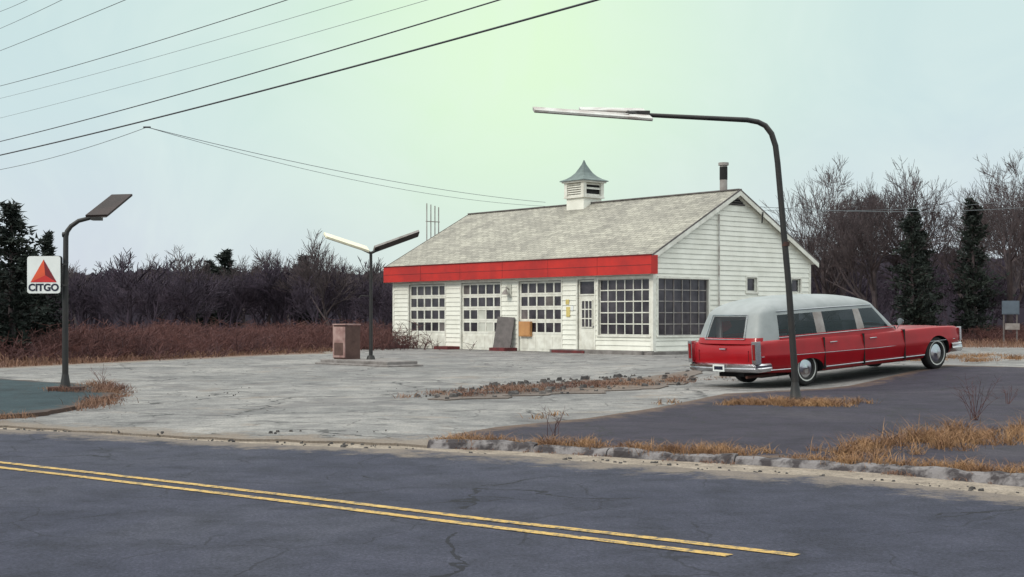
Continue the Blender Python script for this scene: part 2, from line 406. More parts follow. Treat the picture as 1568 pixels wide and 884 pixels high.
# ------------------------------------------------------------------ grass
def blades(name,pts,h0,h1,w,k,lean=.5):
    mb=MB(); mi=mb.mi(k)
    for x,y,z,s in pts:
        h=rnd.uniform(h0,h1)*s; a=rnd.random()*6.283; l=rnd.uniform(.1,lean)*h*1.6; dx=math.cos(a)*l; dy=math.sin(a)*l
        t=rnd.random()*3.14; wx=math.cos(t)*w/2; wy=math.sin(t)*w/2; b=len(mb.v); hh=h*(1-.25*lean)
        mb.v+=[(x-wx,y-wy,z),(x+wx,y+wy,z),(x+dx*.35+wx*.8,y+dy*.35+wy*.8,z+hh*.6),(x+dx*.35-wx*.8,y+dy*.35-wy*.8,z+hh*.6),(x+dx,y+dy,z+hh*rnd.uniform(.75,1.05))]
        mb.f+=[(b,b+1,b+2,b+3),(b+3,b+2,b+4)]; mb.m+=[mi,mi]
    return mb.build(name)
def tufts(centers,nper,rad,zoff=.02):
    out=[]
    for c in centers:
        x,y=c[0],c[1]; s=c[2] if len(c)>2 else 1
        for _ in range(int(nper*s)):
            r=abs(rnd.gauss(0,rad*s)); a=rnd.random()*6.283; px=x+r*math.cos(a); py=y+r*math.sin(a)
            out.append((px,py,H(px,py)+zoff,s*rnd.uniform(.6,1.1)))
    return out
def along(path,step,wid,dens,smin=.5,smax=1.2,fr=1.2):
    out=[]
    for x,y in densify(path,step,False):
        d=mnoise.noise(Vector((x*fr,y*fr,5)))*.9+.5+rnd.uniform(-.15,.15)
        if d>1-dens: out.append((x+rnd.gauss(0,wid),y+rnd.gauss(0,wid),smin+(smax-smin)*min(1,(d-(1-dens))/.4)))
    return out
off=lambda path,dx,dy:[(x+dx,y+dy) for x,y in path]
c=along(off(kl[:-1],.10,.16),.045,.07,.80,.4,1.1,1.6)+along(off(kl[2:-1],.2,.42),.07,.14,.56,.5,1.1,1.1)
blades('dry_grass',tufts(c,44,.075,.01),.07,.19,.006,'straw',.9)
c=along(off(kl[:-1],-.03,-.07),.06,.05,.50,.3,.8,2.2)
blades('dry_grass',tufts(c,26,.06,-.03),.04,.11,.006,'straw2',1)
lx,ly=4.62,22.3
c=[(lx+rnd.gauss(-.02,.52),ly+rnd.gauss(0,.30)-.25,rnd.uniform(.6,1.15)) for _ in range(110)]
blades('dry_grass',tufts(c,60,.13,.01),.06,.20,.008,'straw',1.0)
c=[(G(u,v)[0]+rnd.gauss(0,.28),G(u,v)[1]+rnd.gauss(0,.28),rnd.uniform(.45,1.5)) for u,v in [(1395,682),(1430,680),(1470,676),(1510,672),(1550,668),(1590,664),(1640,662),(1330,690),(1370,690),(1310,700),(1450,688),(1530,682)] for _ in range(8)]
blades('dry_grass',tufts(c,70,.11,.01),.08,.27,.007,'straw',.95)
c=along([G(60,600),G(120,604),G(165,605)],.08,.15,.8)+along([G(140,627),G(178,606),G(150,592)],.09,.15,.75)+along([G(0,646),G(80,640),G(140,627)],.12,.08,.45)
blades('dry_grass',tufts(c,34,.12,.03),.05,.20,.01,'straw2',.8)
c=along([G(690,606),G(800,597),G(920,590),G(1060,582)],.05,.42,.74,.6,1.25)
blades('dry_grass',tufts(c,36,.18,.01),.04,.13,.012,'straw2',1)
c=along([G(1380,573),G(1480,566),G(1530,562)],.12,.3,.6)+along([G(1490,575),G(1600,566)],.12,.2,.6)+[(x,y,.8) for x,y in (G(820,645),G(845,640),G(1010,622),G(1030,620))]
blades('dry_grass',tufts(c,34,.16,.03),.06,.20,.012,'straw',.9)
pts=[]
edge=[(-45,46),(-30,40),G(0,562),G(100,557),G(250,549),G(400,542),G(500,539),(-9,66.5)]
for x,y in densify(edge,.05,False):
    for _ in range(9):
        t=abs(rnd.gauss(0,2.6)); pts.append((x+rnd.uniform(-.3,.3)-t*.3,y+t+.1,-.03,rnd.uniform(.5,1)*(.6+min(1,t/3)*.6)))
for _ in range(7000):
    x=rnd.uniform(15,50); y=rnd.uniform(64,80); pts.append((x,y,H(x,y)-.03,1))
blades('tall_dead_grass',pts,.12,.50,.03,'straw2',.5)
def weed(u,v,h,n=14):
    x,y=G(u,v); mb=MB()
    for _ in range(n):
        a=rnd.random()*6.28; l=rnd.uniform(.15,.6)*h; p0=Vector((x+rnd.gauss(0,.03),y+rnd.gauss(0,.03),H(x,y)+.01)); p2=p0+Vector((math.cos(a)*l,math.sin(a)*l,h*rnd.uniform(.45,1))); p1=p0.lerp(p2,.5)+Vector((rnd.gauss(0,.02),0,.08*h))
        mb.tube([p0,p1,p2],[.004,.003,.0015],'brush',3)
        for _ in range(4):
            q=p1.lerp(p2,rnd.random()); mb.tube([q,q+Vector((rnd.gauss(0,.1),rnd.gauss(0,.1),.10))*h*1.3],[.002,.001],'brush',3)
    mb.build('weed')
weed(1492,645,.60,16); weed(848,672,.36,7); weed(160,596,.5,9); weed(1545,620,.3,8)

# ------------------------------------------------------------------ building
BX,BY=G(1000,543)
house=empty('abandoned_gas_station',(BX,BY,0),(0,0,math.atan2(-.757,.653)))
Lx=-16.9; Dy=9.75; WT=3.12
doors=[(-15.64,-12.90),(-11.72,-9.00),(-7.80,-5.14)]
wl=MB()
ops=[(a,b,0,2.95) for a,b in doors]+[(-4.17,-3.18,0,2.95),(-2.96,-.17,.72,2.93)]
def wallseg(mb,lo,hi,ops,z0,z1,fn):
    xs=sorted({lo,hi}|{o[0] for o in ops}|{o[1] for o in ops})
    for a,b in zip(xs[:-1],xs[1:]):
        mid=(a+b)/2; o=[q for q in ops if q[0]<mid<q[1]]
        if not o: fn(a,b,z0,z1)
        else:
            q=o[0]
            if q[2]>z0: fn(a,b,z0,q[2])
            if q[3]<z1: fn(a,b,q[3],z1)
wallseg(wl,Lx,0,ops,0,WT,lambda a,b,c,d: wl.box(a,b,.0,.2,c,d,'white'))
gops=[(.255,3.17,.72,2.93),(5.54,6.17,2.47,3.06),(8.45,9.07,2.47,3.06)]
wallseg(wl,.2,Dy,gops,0,WT,lambda a,b,c,d: wl.box(-.2,0,a,b,c,d,'white'))
wl.box(Lx,Lx+.2,.2,Dy,0,WT,'white'); wl.box(Lx+.2,-.2,Dy-.2,Dy,0,WT,'white')
RZ=6.6; EZ=3.8; mid=Dy/2; OV=.32
def roofz(y): return EZ+(RZ-EZ)*(1-abs(y-mid)/(mid+OV))
for x0,x1 in ((-.2,0),(Lx,Lx+.2)):
    pr=[(0,WT),(Dy,WT),(Dy,roofz(Dy)-.12),(mid,RZ-.12),(0,roofz(0)-.12)]
    A=[(x0,y,z) for y,z in pr]; B=[(x1,y,z) for y,z in pr]
    wl.quad(B,'white'); wl.quad(A[::-1],'white')
    for i in range(5): wl.quad([A[i],A[(i+1)%5],B[(i+1)%5],B[i]],'white')
wl.build('walls',house)
sd=MB(); bh=.20
def board(ax_,a,b,z,a2,b2,h):
    o0,o1=.006,.034
    if ax_=='f': p=[(a,-o1,z),(b,-o1,z),(b2,-o0,z+h),(a2,-o0,z+h)]; q=[(a,-.001,z),(b,-.001,z)]
    else: p=[(o1,a,z),(o1,b,z),(o0,b2,z+h),(o0,a2,z+h)]; q=[(.001,a,z),(.001,b,z)]
    sd.quad(p,'white'); sd.quad([p[1],p[0],q[0],q[1]],'greyb'); sd.quad([p[0],p[3],q[0]],'white'); sd.quad([p[2],p[1],q[1]],'white')  # underside of each white board coloured dark grey, a painted shadow line
def rows(ax_,lo,hi,ops,z0,z1,prof=None):
    z=z0
    while z<z1-.02:
        h=min(bh,z1-z); l,hh=lo,hi; l2,h2=lo,hi
        if prof: (l,hh),(l2,h2)=prof(z),prof(z+h)
        if hh-l<.1: break
        segs=[]
        oo=sorted([o for o in ops if o[2]<z+h-.02 and o[3]>z+.02])
        cur=(l,l2)
        for o in oo:
            segs.append((cur,(o[0]-.06,o[0]-.06))); cur=(o[1]+.06,o[1]+.06)
        segs.append((cur,(hh,h2)))
        for s0,s1 in segs:
            if s1[0]-s0[0]>.05: board(ax_,s0[0],s1[0],z,s0[1],s1[1],h)
        z+=h
rows('f',Lx+.08,-.06,ops,.12,3.06)
rows('g',.06,Dy-.06,gops,.12,WT)
def gp(z):
    if z<=roofz(0)-.25: return (.06,Dy-.06)
    d=(RZ-.16-z)/(RZ-EZ)*(mid+OV); return (mid-d,mid+d)
rows('g',0,0,[(mid-.62,mid+.62,5.95,7)],WT,RZ-.3,gp)
sd.build('lap_siding',house)
rf=MB(); X0,X1=Lx-.28,.22
uvs=[]
def rquad(pts,k,uv): rf.quad(pts,k); uvs.append((len(rf.f)-1,uv))
sl=math.hypot(mid+OV,RZ-EZ)
for sgn in (0,1):
    ye=-OV if sgn==0 else Dy+OV
    a=[(X0,ye,EZ),(X1,ye,EZ),(X1,mid,RZ),(X0,mid,RZ)]
    rquad(a if sgn==0 else a[::-1],'shingle',[(0,0),(X1-X0,0),(X1-X0,sl),(0,sl)] if sgn==0 else [(0,sl),(X1-X0,sl),(X1-X0,0),(0,0)])
    lo=[(x,y,z-.10) for x,y,z in a]; rf.quad(lo[::-1] if sgn==0 else lo,'white2')
    for xx in (X0,X1): rf.quad([(xx,ye,EZ),(xx,mid,RZ),(xx,mid,RZ-.10),(xx,ye,EZ-.10)],'white2')
    rf.quad([(X0,ye,EZ),(X1,ye,EZ),(X1,ye,EZ-.10),(X0,ye,EZ-.10)],'white2')
ro=rf.build('roof',house); uvl=ro.data.uv_layers.new(name='UV')
for fi,uv in uvs:
    for li,c in zip(ro.data.polygons[fi].loop_indices,uv): uvl.data[li].uv=c
tr=MB()
for xx in (X0-.03,X1+.002):
    for sgn in (0,1):
        ye=-OV if sgn==0 else Dy+OV
        for h0,h1,t,k in ((.02,-.05,.03,'greyb'),(-.05,-.24,.025,'white2')):
            p=[(xx,ye,EZ+h1),(xx,mid,RZ+h1),(xx,mid,RZ+h0),(xx,ye,EZ+h0)]; q=[(x+t,y,z) for x,y,z in p]
            tr.quad(p,k); tr.quad(q,k)
            for i in range(4): tr.quad([p[i],p[(i+1)%4],q[(i+1)%4],q[i]],k)
tr.box(X0,X1,mid-.12,mid+.12,RZ-.02,RZ+.03,'greyb')
tr.box(-.10,.038,-.038,-.002,.0,3.06,'white2'); tr.box(.002,.038,-.002,.12,0,3.7,'white2')
tr.box(.002,.038,Dy-.10,Dy+.03,0,3.7,'white2'); tr.box(Lx-.03,Lx+.1,-.038,-.002,0,3.06,'white2')
for a,b,z0,z1 in ops:
    tr.box(a-.07,a,-.044,.10,z0,z1,'white2'); tr.box(b,b+.07,-.044,.10,z0,z1,'white2'); tr.box(a-.07,b+.07,-.044,.10,z1,z1+.10,'white2')
for a,b,z0,z1 in gops:
    tr.box(-.10,.048,a-.07,a,z0,z1,'white2'); tr.box(-.10,.048,b,b+.07,z0,z1,'white2'); tr.box(-.10,.048,a-.07,b+.07,z1,z1+.08,'white2'); tr.box(-.10,.07,a-.09,b+.09,z0-.07,z0,'white2')
tr.box(-2.96-.09,-.17+.09,-.07,.10,.65,.72,'white2')
vz=RZ-.30
tr.quad([(.042,mid-.56,vz-.33),(.042,mid+.56,vz-.33),(.042,mid,vz+.02)],'dark')
for i in range(3):
    z=vz-.30+i*.1; w=(.53-i*.16); tr.box(.044,.064,mid-w,mid+w,z,z+.03,'greyb')
tr.box(Lx-.25,.18,-OV+.03,-.046,3.06,3.10,'white2')
tr.build('trim',house)
fa=MB(); fa.box(X0-.02,X1+.03,-OV-.05,-OV+.02,3.08,3.80,'redf'); fa.box(X0-.02,X0+.03,-OV+.02,-.04,3.08,3.80,'redf'); fa.box(X1-.02,X1+.03,-OV+.02,.0,3.08,3.80,'redf')
for i in range(1,6): x=X0+i*(X1-X0)/6; fa.box(x-.006,x+.006,-OV-.056,-OV-.049,3.08,3.80,'redk')
fa.box(X0-.03,X1+.04,-OV-.058,-OV-.049,3.42,3.435,'redk')
fa.box(X0-.04,X1+.05,-OV-.085,-OV-.0,3.80,3.835,'redk')
fa.build('red_fascia',house)
def glaze(mb,ori,a,b,z0,z1,nc,nr,dep,fr=.05,k='white2',board=()):
    def bx(u0,u1,w0,w1,d0,d1,kk):
        if ori=='f': mb.box(u0,u1,d0,d1,w0,w1,kk)
        else: mb.box(-d1,-d0,u0,u1,w0,w1,kk)
    bx(a,b,z0,z1,dep+.03,dep+.04,'glass')
    for i in range(nc+1):
        u=a+(b-a)*i/nc; w=fr*(1.3 if i in(0,nc) else .62); bx(max(a,u-w/2),min(b,u+w/2),z0,z1,dep-.002,dep+.029,k)
    for j in range(nr+1):
        z=z0+(z1-z0)*j/nr; w=fr*(1.3 if j in(0,nr) else .7); bx(a,b,max(z0,z-w/2),min(z1,z+w/2),dep+.001,dep+.026,k)
    for (i,j,kk) in board:
        cw=(b-a)/nc; ch=(z1-z0)/nr; bx(a+i*cw+.02,a+(i+1)*cw-.02,z0+j*ch+.02,z0+(j+1)*ch-.02,dep+.022,dep+.028,kk)
gl=MB()
brd=[[(4,0,'greyb')],[(2,0,'frost'),(2,1,'frost'),(3,0,'frost'),(0,3,'greyb')],[(0,1,'greyb'),(3,2,'greyb')]]
for n,(a,b) in enumerate(doors):
    gl.box(a,b,.05,.10,0,.72,'white2')
    for i in range(5):
        w=(b-a)/5; gl.box(a+i*w+.06,a+(i+1)*w-.06,.035,.051,.1,.62,'white2')
    for r,(z0,z1) in enumerate(((.72,1.27),(1.27,1.82),(1.82,2.37),(2.37,2.93))):
        glaze(gl,'f',a,b,z0+.006,z1,5,1,.05,.12,board=[(i,0,k) for i,j,k in brd[n] if j==r])
glaze(gl,'f',-2.96,-.17,.72,2.93,6,5,.05,.06)
glaze(gl,'g',.255,3.17,.72,2.93,6,5,.05,.05,'panelg')
glaze(gl,'g',5.54,6.17,2.47,3.06,1,1,.05,.08); glaze(gl,'g',8.45,9.07,2.47,3.06,1,1,.05,.08)
gl.build('windows_and_garage_doors',house)
d=MB(); glaze(d,'f',-4.17,-3.18,2.30,2.93,1,1,.05,.1); d.box(-4.17,-3.18,.05,.09,0,2.28,'white2'); glaze(d,'f',-4.0,-3.34,1.0,2.12,3,3,.012,.06)
d.box(-4.0,-3.34,.035,.05,.12,.85,'white2'); d.tube([(-3.28,.0,1.05),(-3.28,.05,1.05)],.035,'chrome',8); d.build('entrance_door',house)
cu=empty('cupola',(0,0,0)); cu.parent=house; cx=-8.9
m=MB(); m.box(cx-.56,cx+.56,mid-.56,mid+.56,RZ-.55,RZ+.22,'white'); m.box(cx-.66,cx+.66,mid-.66,mid+.66,RZ+.22,RZ+.30,'white2')
for sx in (-1,1):
    for sy in (-1,1): m.box(cx+sx*.64,cx+sx*.46,mid+sy*.64,mid+sy*.46,RZ+.30,RZ+.92,'white2')
m.box(cx-.52,cx+.52,mid-.52,mid+.52,RZ+.30,RZ+.90,'dark')
for i in range(6):
    z=RZ+.31+i*.10
    for f in (0,1,2,3):
        if f==1 and i in (1,2,4): continue
        q=[(-.46,-.61,z),(.46,-.61,z),(.46,-.53,z+.10),(-.46,-.53,z+.10)]
        R=Matrix.Rotation(f*math.pi/2,3,'Z'); m.quad([(R@Vector(p))+Vector((cx,mid,0)) for p in q],'white2')
m.box(cx-.72,cx+.72,mid-.72,mid+.72,RZ+.92,RZ+.99,'white2')
prof=[(.80,.99),(.78,1.03),(.58,1.12),(.42,1.24),(.28,1.40),(.17,1.60),(.07,1.80),(.015,1.98)]
for (r0,z0),(r1,z1) in zip(prof[:-1],prof[1:]):
    for f in range(4):
        a0=math.pi/4+f*math.pi/2; a1=a0+math.pi/2
        c0=[(math.cos(a0)*r0*1.414,math.sin(a0)*r0*1.414,z0),(math.cos(a1)*r0*1.414,math.sin(a1)*r0*1.414,z0),(math.cos(a1)*r1*1.414,math.sin(a1)*r1*1.414,z1),(math.cos(a0)*r1*1.414,math.sin(a0)*r1*1.414,z1)]
        m.quad([(x+cx,y+mid,z+RZ) for x,y,z in c0],'cup')
m.build('body_and_roof',cu)
m=MB(); m.tube([(-1.25,mid+.7,5.8),(-1.25,mid+.7,7.0),(-1.25,mid+.7,7.75)],.16,'panelg',12); m.tube([(-1.25,mid+.7,7.15),(-1.25,mid+.7,7.68)],.167,'dark',12); m.tube([(-1.25,mid+.7,7.75),(-1.25,mid+.7,7.86)],.22,'panelg',12); m.build('chimney_flue',house,40)
m=MB()
for i,y in enumerate((2.25,2.5,2.75,2.98)): m.tube([(Lx-.35,y,0),(Lx-.35,y,7.0-.05*i)],.026,'panelg',8)
m.box(Lx-.38,Lx-.32,2.2,3.03,6.1,6.14,'panelg')
m.build('vent_pipes',house,40)
m=MB(); m.tube([(.08,3.75,1.6),(.08,3.75,5.55)],.028,'panell',8); m.box(.04,.16,3.62,3.95,1.35,1.8,'panelg'); m.tube([(.3,mid+1.35,5.75),(.25,mid+1.35,5.3)],.03,'black',6)
m.build('electric_meter_and_conduit',house)
m=MB(); m.quad([(-9.05,-.42,.12),(-8.0,-.34,.10),(-7.98,-.10,1.42),(-9.05,-.14,1.46)],'greyb'); m.quad([(-9.05,-.40,.12),(-8.0,-.32,.10),(-7.98,-.08,1.42),(-9.05,-.12,1.46)],'greyb')
m.build('leaning_board',house)
m=MB(); m.box(-7.72,-7.0,-.10,.03,.62,1.25,'orange'); m.box(-7.68,-7.04,-.112,-.101,.67,1.20,'orange'); m.build('orange_panel',house)
m=MB(); m.box(-4.82,-4.60,-.05,-.034,1.45,1.85,'yellow'); m.box(-4.85,-4.66,-.05,-.034,1.95,2.15,'yellow')
m.box(-4.55,-4.4,-.05,-.036,1.7,1.9,'signw'); m.build('notices',house)
m=MB(); m.tube([(-8.4,-.03,2.6),(-8.4,-.2,2.72),(-8.4,-.26,2.5)],.03,'panelg',8); m.tube([(-8.4,-.26,2.6),(-8.4,-.26,2.40)],[.05,.17],'panelg',12); m.box(-8.55,-8.25,-.06,-.035,2.3,2.85,'frost'); m.build('wall_light',house)
m=MB()
for a,b in ((-16.9,-15.7),(-12.8,-11.8),(-8.9,-7.9),(-5.05,.1)): m.box(a,b,-.75 if a>-16 else -.5,-.045,-.03,.13,'redk' if a<-6 else 'conc')
m.box(.05,.5,-.6,Dy,-.03,.10,'conc'); m.box(-4.9,-3.0,-.8,-.76,-.02,.10,'redk')
m.build('base_kerbs',house)

# ------------------------------------------------------------------ pump island
pi=empty('pump_island',(-4.30,40.9,0),(0,0,math.atan2(.757,-.653)))
m=MB(); m.box(-1.75,1.75,-.55,.55,-.03,.15,'conc'); m.box(-1.9,1.9,-.65,.65,-.03,.05,'conc'); m.build('concrete_base',pi,bevel=.03)
pump=empty('fuel_pump',(-5.02,41.75,.15),(0,0,math.radians(-42)))
m=MB(); m.box(-.26,.26,-.30,.30,0,1.0,'pumpR'); m.box(-.262,-.30,-.31,.31,.03,1.03,'pumpL'); m.box(-.31,.27,-.32,.32,1.03,1.07,'pumpL')
m.box(-.27,.27,-.302,-.335,.05,.98,'pumpL'); m.box(-.2,.2,-.337,-.345,.12,.5,'pumpR'); m.box(-.2,.2,-.337,-.345,.56,.93,'pumpL'); m.box(-.303,-.31,-.25,.25,.55,.95,'pumpL'); m.box(-.303,-.312,-.24,.24,.1,.48,'pumpL')
m.build('cabinet',pump,bevel=.01)
def wing(mb,p0,p1,wdir,w,t,kb,kt):
    p0=Vector(p0);p1=Vector(p1);wd=Vector(wdir).normalized(); d=(p1-p0).normalized(); n=d.cross(wd).normalized()
    if n.z<0: n=-n
    for s0,s1,k in ((0,t,kt),(-.02,-.001,kb)):
        W=w if s1==t else w*.86
        A=[p0-wd*W/2,p0+wd*W/2,p1+wd*W/2*.96,p1-wd*W/2*.96]
        lo=[q+n*s0 for q in A]; hi=[q+n*s1 for q in A]
        mb.quad(lo[::-1],k); mb.quad(hi,k)
        for i in range(4): mb.quad([lo[i],lo[(i+1)%4],hi[(i+1)%4],hi[i]],k)
lp=empty('double_lamp_post',(-4.25,41.3,.15))
m=MB(); m.tube([(0,0,0),(0,0,.12)],[.14,.10],'black',10); m.tube([(0,0,.1),(0,0,1.9),(0,0,3.22)],[.06,.05,.045],'black',10); m.tube([(-.25,0,3.32),(0,0,3.20),(.25,0,3.32)],.045,'black',8)
m.tube([(0,0,1.9),(-.3,-.05,1.92),(-.34,-.05,1.85)],.015,'black',6)
m.build('post',lp,40)
m=MB(); wing(m,(-.10,-.05,3.29),(-1.33,-.45,3.69),(.35,-.85,-.42),.36,.06,'panelg','panelw'); wing(m,(.10,0,3.29),(1.42,.25,3.79),(.2,-.9,.38),.38,.06,'paneld','panelg'); m.build('light_panels',lp)

# ------------------------------------------------------------------ right lamp post
rp=empty('street_lamp',(lx,ly,.015))
m=MB()
pth=[(0,0,0),(-.03,0,.6),(-.12,0,1.9),(-.22,0,3.0),(-.30,0,3.9),(-.335,0,4.18),(-.40,0,4.38),(-.50,0,4.51),(-.62,0,4.57),(-.80,-.02,4.60),(-1.6,-.08,4.63),(-2.42,-.15,4.66)]
m.tube(pth,[.060,.056,.052,.050,.048,.048,.048,.046,.044,.042,.038,.034],'black',12)
m.tube([(0,0,-.02),(0,0,.06),(-.01,0,.10),(-.02,0,.34)],[.13,.125,.095,.060],'black',12)
m.tube([(-.17,0,2.55),(-.17,-.0,2.62)],.062,'rust',10)
m.build('post_and_arm',rp,50)
m=MB(); m.box(-2.72,-2.40,-.26,-.04,4.61,4.72,'black'); m.tube([(-2.6,-.3,4.655),(-2.6,.12,4.72)],.06,'black',10)
m.tube([(-2.42,-.15,4.66),(-2.75,-.35,4.66)],.04,'black',8); m.tube([(-2.42,-.15,4.66),(-2.75,.1,4.74)],.04,'black',8)
m.build('bracket',rp,bevel=.01)
m=MB(); wing(m,(-2.40,-.42,4.565),(-4.28,-.66,4.665),(.1,-1,-.34),.30,.03,'panelg','panell'); wing(m,(-2.45,.16,4.76),(-3.50,.28,4.80),(.1,-1,-.34),.28,.035,'rust','panell'); m.box(-3.0,-2.75,-.45,-.33,4.61,4.635,'rust'); m.build('light_panels',rp)

# ------------------------------------------------------------------ left lamp post with sign
q=G(100,598,.05); ls=empty('street_lamp',(q[0],q[1],.05))
m=MB(); m.tube([(0,0,0),(0,0,1.5),(.01,0,2.86),(.03,.01,2.96),(.10,.02,3.06),(.24,.03,3.16),(.46,.06,3.22),(.60,.15,3.26)],[.058,.053,.048,.045,.042,.04,.037,.035],'black',10)
m.tube([(0,0,0),(0,0,.3)],[.11,.06],'black',10); m.tube([(-.05,0,2.9),(.0,0,2.9)],.05,'black',8); m.build('post_and_arm',ls,50)
m=MB(); wing(m,(.58,.02,3.235),(.80,.92,3.70),(1,-.05,.02),.42,.04,'panelg','paneld'); m.box(.48,.66,-.02,.14,3.17,3.23,'black'); m.build('light_panel',ls)
m=MB(); m.box(-.28,.32,-.16,.16,-.01,.07,'rust'); m.build('rusty_base_plate',ls,bevel=.01)
sg=empty('advertising_sign',(q[0]-.36,q[1]-.08,2.20),(0,0,math.radians(-6)))
W,Hh,r=.32,.345,.05; vs=[]
for cxx,cz,a0 in ((W-r,Hh-r,0),(-W+r,Hh-r,90),(-W+r,-Hh+r,180),(W-r,-Hh+r,270)):
    for k in range(5): t=math.radians(a0+k*22.5); vs.append((cxx+r*math.cos(t),cz+r*math.sin(t)))
m=MB()
def plate(mb,vs,y0,y1,k):
    mb.quad([(x,y0,z) for x,z in vs],k); mb.quad([(x,y1,z) for x,z in vs][::-1],k)
    n=len(vs)
    for i in range(n): mb.quad([(vs[i][0],y0,vs[i][1]),(vs[i][0],y1,vs[i][1]),(vs[(i+1)%n][0],y1,vs[(i+1)%n][1]),(vs[(i+1)%n][0],y0,vs[(i+1)%n][1])],k)
plate(m,[(x*1.02,z*1.02) for x,z in vs],-.02,.05,'black'); plate(m,vs,-.035,-.0205,'signw')
T=(0,.285);Lp=(-.255,-.14);Rp=(.255,-.14);Cc=(.03,.0)
m.quad([(Lp[0],-.038,Lp[1]),(Cc[0],-.038,Cc[1]-.01),(T[0],-.038,T[1])],'sr3'); m.quad([(T[0],-.038,T[1]),(Cc[0],-.038,Cc[1]-.01),(Rp[0],-.038,Rp[1])],'sr2'); m.quad([(Lp[0],-.038,Lp[1]),(Rp[0],-.038,Rp[1]),(Cc[0],-.038,Cc[1]-.01)],'sr1')
m.box(.30,.42,-.0,.03,.18,.21,'black'); m.box(.30,.42,-.0,.03,-.21,-.18,'black')
m.build('face',sg)
cu_=bpy.data.curves.new('lettering','FONT'); cu_.body='CITGO'; cu_.size=.18; cu_.align_x='CENTER'; cu_.offset=.007; cu_.extrude=.001
to=bpy.data.objects.new('lettering',cu_); COL.objects.link(to); to.parent=sg; to.location=(0,-.039,-.295); to.rotation_euler=(math.pi/2,0,0); to.scale=(1.05,1,1); cu_.materials.append(M['navy'])

# ------------------------------------------------------------------ hearse
car=empty('parked_hearse')
def bb(name,x0,x1,y0,y1,z0,z1,k,bev=.015,par=car):
    m=MB(); m.box(x0,x1,y0,y1,z0,z1,k); return m.build(name,par,bevel=bev)
def lerp(a,b,t): return a+(b-a)*t
St=[(-.05,.84,.48,.76,.0),(-.03,.90,.42,.87,.0),(.03,.945,.37,.95,.0),(.2,.975,.34,.985,0),(.6,.99,.31,.985,0),(1.0,.998,.285,.98,0),(1.4,1.0,.27,.975,0),(1.9,1.0,.25,.965,0),(2.5,1.0,.25,.955,0),(3.4,1.0,.25,.945,0),(4.1,1.0,.25,.94,0),(4.5,1.0,.25,.94,.0),(4.9,1.0,.25,.945,.01),(5.3,.997,.26,.945,.015),(5.7,.99,.27,.94,.015),(6.0,.98,.29,.93,.01),(6.25,.965,.32,.915,0),(6.38,.945,.36,.89,-.01),(6.44,.90,.42,.83,-.03)]
m=MB(); secs=[]
for x,w,zb,zt,cr in St:
    zm=lerp(zb,zt,.52)
    half=[(0,zb),(w-.20,zb),(w-.11,zb+.02),(w-.065,zb+.07),(w-.035,zb+.16),(w-.012,zm-.05),(w,zm),(w-.006,zm+.05),(w-.026,zt-.16),(w-.034,zt-.07),(w-.05,zt-.025),(w-.078,zt-.003),(w-.12,zt-.006),(w-.18,zt-.02),(w*.45,zt-.005+cr),(0,zt+.0+cr)]
    full=half+[(-y,z) for y,z in half[1:-1]][::-1]
    secs.append([(x,y,z) for y,z in full])
n=len(secs[0]); mi=m.mi('carred')
for s in secs: m.v+=s
for i in range(len(secs)-1):
    for j in range(n): m.f.append((i*n+j,i*n+(j+1)%n,(i+1)*n+(j+1)%n,(i+1)*n+j)); m.m.append(mi)
m.f.append(tuple(range(n))[::-1]); m.m.append(mi); e=(len(secs)-1)*n; m.f.append(tuple(e+j for j in range(n))); m.m.append(mi)
body=m.build('lower_body',car)
bm=bmesh.new(); bm.from_mesh(body.data); bmesh.ops.recalc_face_normals(bm,faces=bm.faces); bm.to_mesh(body.data); bm.free()
cut=MB()
for xx,rx,rz,zc in ((1.41,.46,.27,.29),(5.59,.45,.41,.33)):
    for sy in (-1,1):
        b=len(cut.v); k=28; mi=cut.mi('dark')
        for yy in (.60*sy,1.2*sy):
            for j in range(k): t=2*math.pi*j/k; cut.v.append((xx+rx*math.cos(t),yy,zc+rz*math.sin(t)))
        for j in range(k): cut.f.append((b+j,b+(j+1)%k,b+k+(j+1)%k,b+k+j)); cut.m.append(mi)
        cut.f.append(tuple(b+j for j in range(k))[::-1]); cut.m.append(mi); cut.f.append(tuple(b+k+j for j in range(k))); cut.m.append(mi)
co=cut.build('cutter'); bm=bmesh.new(); bm.from_mesh(co.data); bmesh.ops.recalc_face_normals(bm,faces=bm.faces); bm.to_mesh(co.data); bm.free()
bo=body.modifiers.new('arch','BOOLEAN'); bo.operation='DIFFERENCE'; bo.object=co; bo.solver='EXACT'
try: bo.material_mode='TRANSFER'
except Exception: pass
dg=bpy.context.evaluated_depsgraph_get(); nm=bpy.data.meshes.new_from_object(body.evaluated_get(dg)); body.modifiers.clear(); body.data=nm
nm.polygons.foreach_set('use_smooth',[True]*len(nm.polygons)); nm.set_sharp_from_angle(angle=math.radians(32))
bpy.data.objects.remove(co)
base=[.10,.60,1.20,1.80,1.90,2.5,3.04,3.14,3.7,4.16,4.30]; top=[.32,.66,1.22,1.80,1.90,2.5,3.02,3.11,3.38,3.60,3.70]
Lv=[(.93,None,None,.945),(1.02,None,None,.93),(1.27,None,None,.88),(1.50,None,None,.81),(1.56,.36,3.68,.798),(1.64,.44,3.60,.755),(1.72,.58,3.44,.67),(1.785,.82,3.18,.53),(1.825,1.1,2.85,.35),(1.84,1.35,2.5,.17)]
ff=[-.92,-.5,0,.5,.92]; rr=[.94,.64,0,-.64,-.94]
m=MB(); rings=[]
def crown(x,z): return z-.075*max(0,z-1.5)/.34*((x-1.75)/1.6)**2
